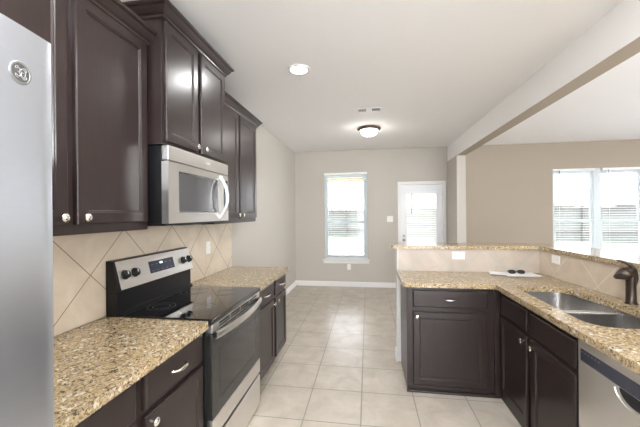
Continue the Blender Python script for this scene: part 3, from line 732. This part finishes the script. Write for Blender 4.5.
# ceiling fixtures
def recessed(x, y, label, watts, group='recessed ceiling lights'):
    r = thing('recessed_light', (x, y, H - .012), label, 'ceiling light', group)
    bm = bmesh.new(); lathe(bm, [(.072, .0), (.096, .0), (.098, .004), (.096, .0115), (.074, .0115), (.072, .0)], (x, y, H - .012), (0, 0, 1), 40); obj('trim_ring', bm, 'white_trim', r, smooth=True)
    bm = bmesh.new(); lathe(bm, [(0, .003), (.073, .003), (.073, .010), (0, .010)], (x, y, H - .012), (0, 0, 1), 40); obj('lens', bm, 'lamp_glow', r)
    l = bpy.data.lights.new('recessed_lamp', 'AREA'); l.shape = 'DISK'; l.size = .13; l.energy = watts * LAMP; l.color = (.98, .985, 1.0)
    o = bpy.data.objects.new('recessed_lamp', l); COL.objects.link(o); o.parent = r; o.location = (0, 0, -.004)
recessed(-.588, 2.71, 'round recessed ceiling light over the aisle in front of the range', 2.5)
for x, y, l in ((-.588, .60, 'added unseen recessed ceiling light above the refrigerator aisle'), (.65, .90, 'added unseen recessed ceiling light above the near aisle')): recessed(x, y, l, 5)  # extra lights added out of view to brighten the kitchen
def globe(x, y, z, label, glow):  # unseen hanging globe, added to light the ceiling
    r = thing('added_globe', (x, y, H), label, 'added lamp', 'added globe lamps')
    bm = bmesh.new(); lathe(bm, [(0, 0), (.065, 0), (.065, -.012), (.02, -.03), (.006, -.034), (.006, z + .16 - H), (.05, z + .155 - H), (.052, z + .125 - H), (0, z + .125 - H)], (x, y, H), (0, 0, 1), 24); obj('stem', bm, 'dark_bronze_ring', r, smooth=True)
    bm = bmesh.new(); n = 16
    lathe(bm, [(.15 * math.sin(PI * k / n), -.15 * math.cos(PI * k / n)) for k in range(n + 1)], (x, y, z), (0, 0, 1), 32); obj('glass_globe', bm, glow, r, smooth=True)
globe(.35, -1.2, 2.15, 'added unseen white globe lamp hanging in the kitchen behind the aisle', 'added_globe_glow')
globe(3.7, 1.0, 2.15, 'added unseen white globe lamp hanging in the middle of the living room', 'added_globe_dim')
r = thing('flush_ceiling_light', (.03, 4.77, H - .13), 'flush ceiling light with white glass bowl and bronze rim over the nook', 'ceiling light')
bm = bmesh.new(); lathe(bm, [(0, .0), (.168, .0), (.174, -.008), (.172, -.022), (.158, -.034), (.138, -.042), (.131, -.042), (.129, -.030), (0, -.030)], (.03, 4.77, H), (0, 0, 1), 40); obj('rim', bm, 'dark_bronze_ring', r, smooth=True)
bm = bmesh.new(); lathe(bm, [(.128, -.034), (.127, -.046), (.114, -.078), (.088, -.102), (.053, -.115), (.02, -.120), (0, -.121)], (.03, 4.77, H), (0, 0, 1), 40); obj('glass_bowl', bm, 'bowl_glow', r, smooth=True)
bm = bmesh.new(); lathe(bm, [(0, -.118), (.010, -.120), (.013, -.126), (.009, -.133), (0, -.137)], (.03, 4.77, H), (0, 0, 1), 16); obj('finial', bm, 'dark_bronze_ring', r, smooth=True)
r = thing('ceiling_vent', (.027, 3.915, H - .012), 'small white air vent in the ceiling above the nook', 'vent')
bm = bmesh.new()
vx, vy, va, vb = .027, 3.915, .150, .075
for q in ((-va, va, -vb, -vb + .02), (-va, va, vb - .02, vb), (-va, -va + .02, -vb + .02, vb - .02), (va - .02, va, -vb + .02, vb - .02), (-.035, .035, -vb + .02, vb - .02)): box(bm, vx + q[0], vx + q[1], vy + q[2], vy + q[3], H - .010, H)
obj('vent_frame', bm, 'white_trim', r, bevel=.002)
for s in (-1, 1):
    bm = bmesh.new()
    for k in range(5):
        x = vx + s * (.048 + k * .019); rings(bm, [[(x + a + s * b, y, z) for a, b, z in ((0, 0, H - .009), (.002, 0, H - .009), (.002, .012, H - .001), (0, .012, H - .001))] for y in (vy - vb + .02, vy + vb - .02)])
    obj('louver_bank', bm, 'louver_grey', r)
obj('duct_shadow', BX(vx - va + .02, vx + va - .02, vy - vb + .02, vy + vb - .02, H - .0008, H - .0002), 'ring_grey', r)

# ------------------------------------------------------------------ outdoors
struct('ground_lawn', BX(-30, 45, YB + .2, 60, -.25, -.12), 'grass')
struct('patio_slab', BX(-6, 20, YB + .16, 12.2, -.14, -.05), 'concrete')
struct('ground_side', BX(XR + .2, 60, -40, YB + .1, -.25, -.14), 'concrete')
struct('ground_front', BX(-30, XR + .1, -40, YF - .2, -.25, -.14), 'concrete')
r = thing('wooden_fence', (5, 20, -.12), 'weathered board fence along the far side of the yard outside the windows', 'fence')
bm = bmesh.new(); x = -14.0; k = 0; rnd = random.Random(2)
def fy(x): return 21.3 - (x + 1.5) * .245
while x < 26:
    h = 1.72 + rnd.uniform(-.012, .012); e = .1445; rings(bm, [[(x, fy(x), z), (x + e, fy(x + e), z), (x + e, fy(x + e) + .018, z), (x, fy(x) + .018, z)] for z in (-.12, h)]); x += .145
obj('boards', bm, 'fence_wood', r)
for z in (.35, 1.55):
    bm = bmesh.new(); rings(bm, [[(x, fy(x) - .04, z), (x, fy(x) - .001, z), (x, fy(x) - .001, z + .09), (x, fy(x) - .04, z + .09)] for x in (-14, 26)]); obj('rail', bm, 'fence_dark', r)
bm = bmesh.new(); rings(bm, [[(x, fy(x) - .05, 1.735), (x, fy(x) + .06, 1.735), (x, fy(x) + .06, 1.79), (x, fy(x) - .05, 1.79)] for x in (-14, 26)]); obj('cap_rail', bm, 'fence_dark', r)
for k in range(17):
    x = -14 + k * 2.5; obj('post', BX(x, x + .1, fy(x) - .12, fy(x) - .04, -.12, 1.73), 'fence_dark', r)
def house(x0, x1, y0, y1, zw, zr, label):
    r = thing('neighbor_house', ((x0 + x1) / 2, y0, -.2), label, 'house', 'houses beyond the fence')
    bm = BX(x0, x1, y0, y1, -.2, zw); xm = (x0 + x1) / 2
    rings(bm, [[(x0, y, zw), (x1, y, zw), (xm, y, zr)] for y in (y0, y1)]); obj('house_wall', bm, 'siding', r)
    e = .5; k = (zr - zw) / (xm - x0)
    bm = bmesh.new()
    rings(bm, [[(x0 - e, y, zw - e * k), (xm, y, zr), (x1 + e, y, zw - e * k), (x1 + e, y, zw - e * k + .25), (xm, y, zr + .25), (x0 - e, y, zw - e * k + .25)] for y in (y0 - .5, y1 + .5)]); obj('roof', bm, 'shingle', r)
    bm = bmesh.new()
    rings(bm, [[(x0 - e, y, zw - e * k), (xm, y, zr), (x1 + e, y, zw - e * k), (x1 + e, y, zw - e * k + .20), (xm, y, zr + .20), (x0 - e, y, zw - e * k + .20)] for y in (y0 - .54, y0 - .505)]); obj('fascia', bm, 'roof_trim', r)
    for a in (.25, .65):
        xx = x0 + (x1 - x0) * a; f = obj('window', BX(xx, xx + 1.3, y0 - .03, y0, .9, 2.1), 'white_vinyl', r); obj('pane', BX(xx + .08, xx + 1.22, y0 - .04, y0 - .03, .98, 2.02), 'navy_panel', f)
house(16.4, 28.0, 28, 38, 2.3, 6.3, 'pale house with a steep gable seen through the left half of the wide window')
r = thing('patio_cover', (.2, 8.1, 2.45), 'flat beige patio cover over the back door, outside the nook window', 'patio cover')
bm = BX(-3.0, 2.6, YB + .16, 9.6, 2.62, 2.74); obj('roof_deck', bm, 'soffit', r)
obj('edge_beam', BX(-3.0, 2.6, 9.52, 9.66, 2.45, 2.62), 'soffit', r)
for x in (-2.9, 2.46): obj('post', BX(x, x + .12, 9.53, 9.65, -.05, 2.45), 'soffit', r)
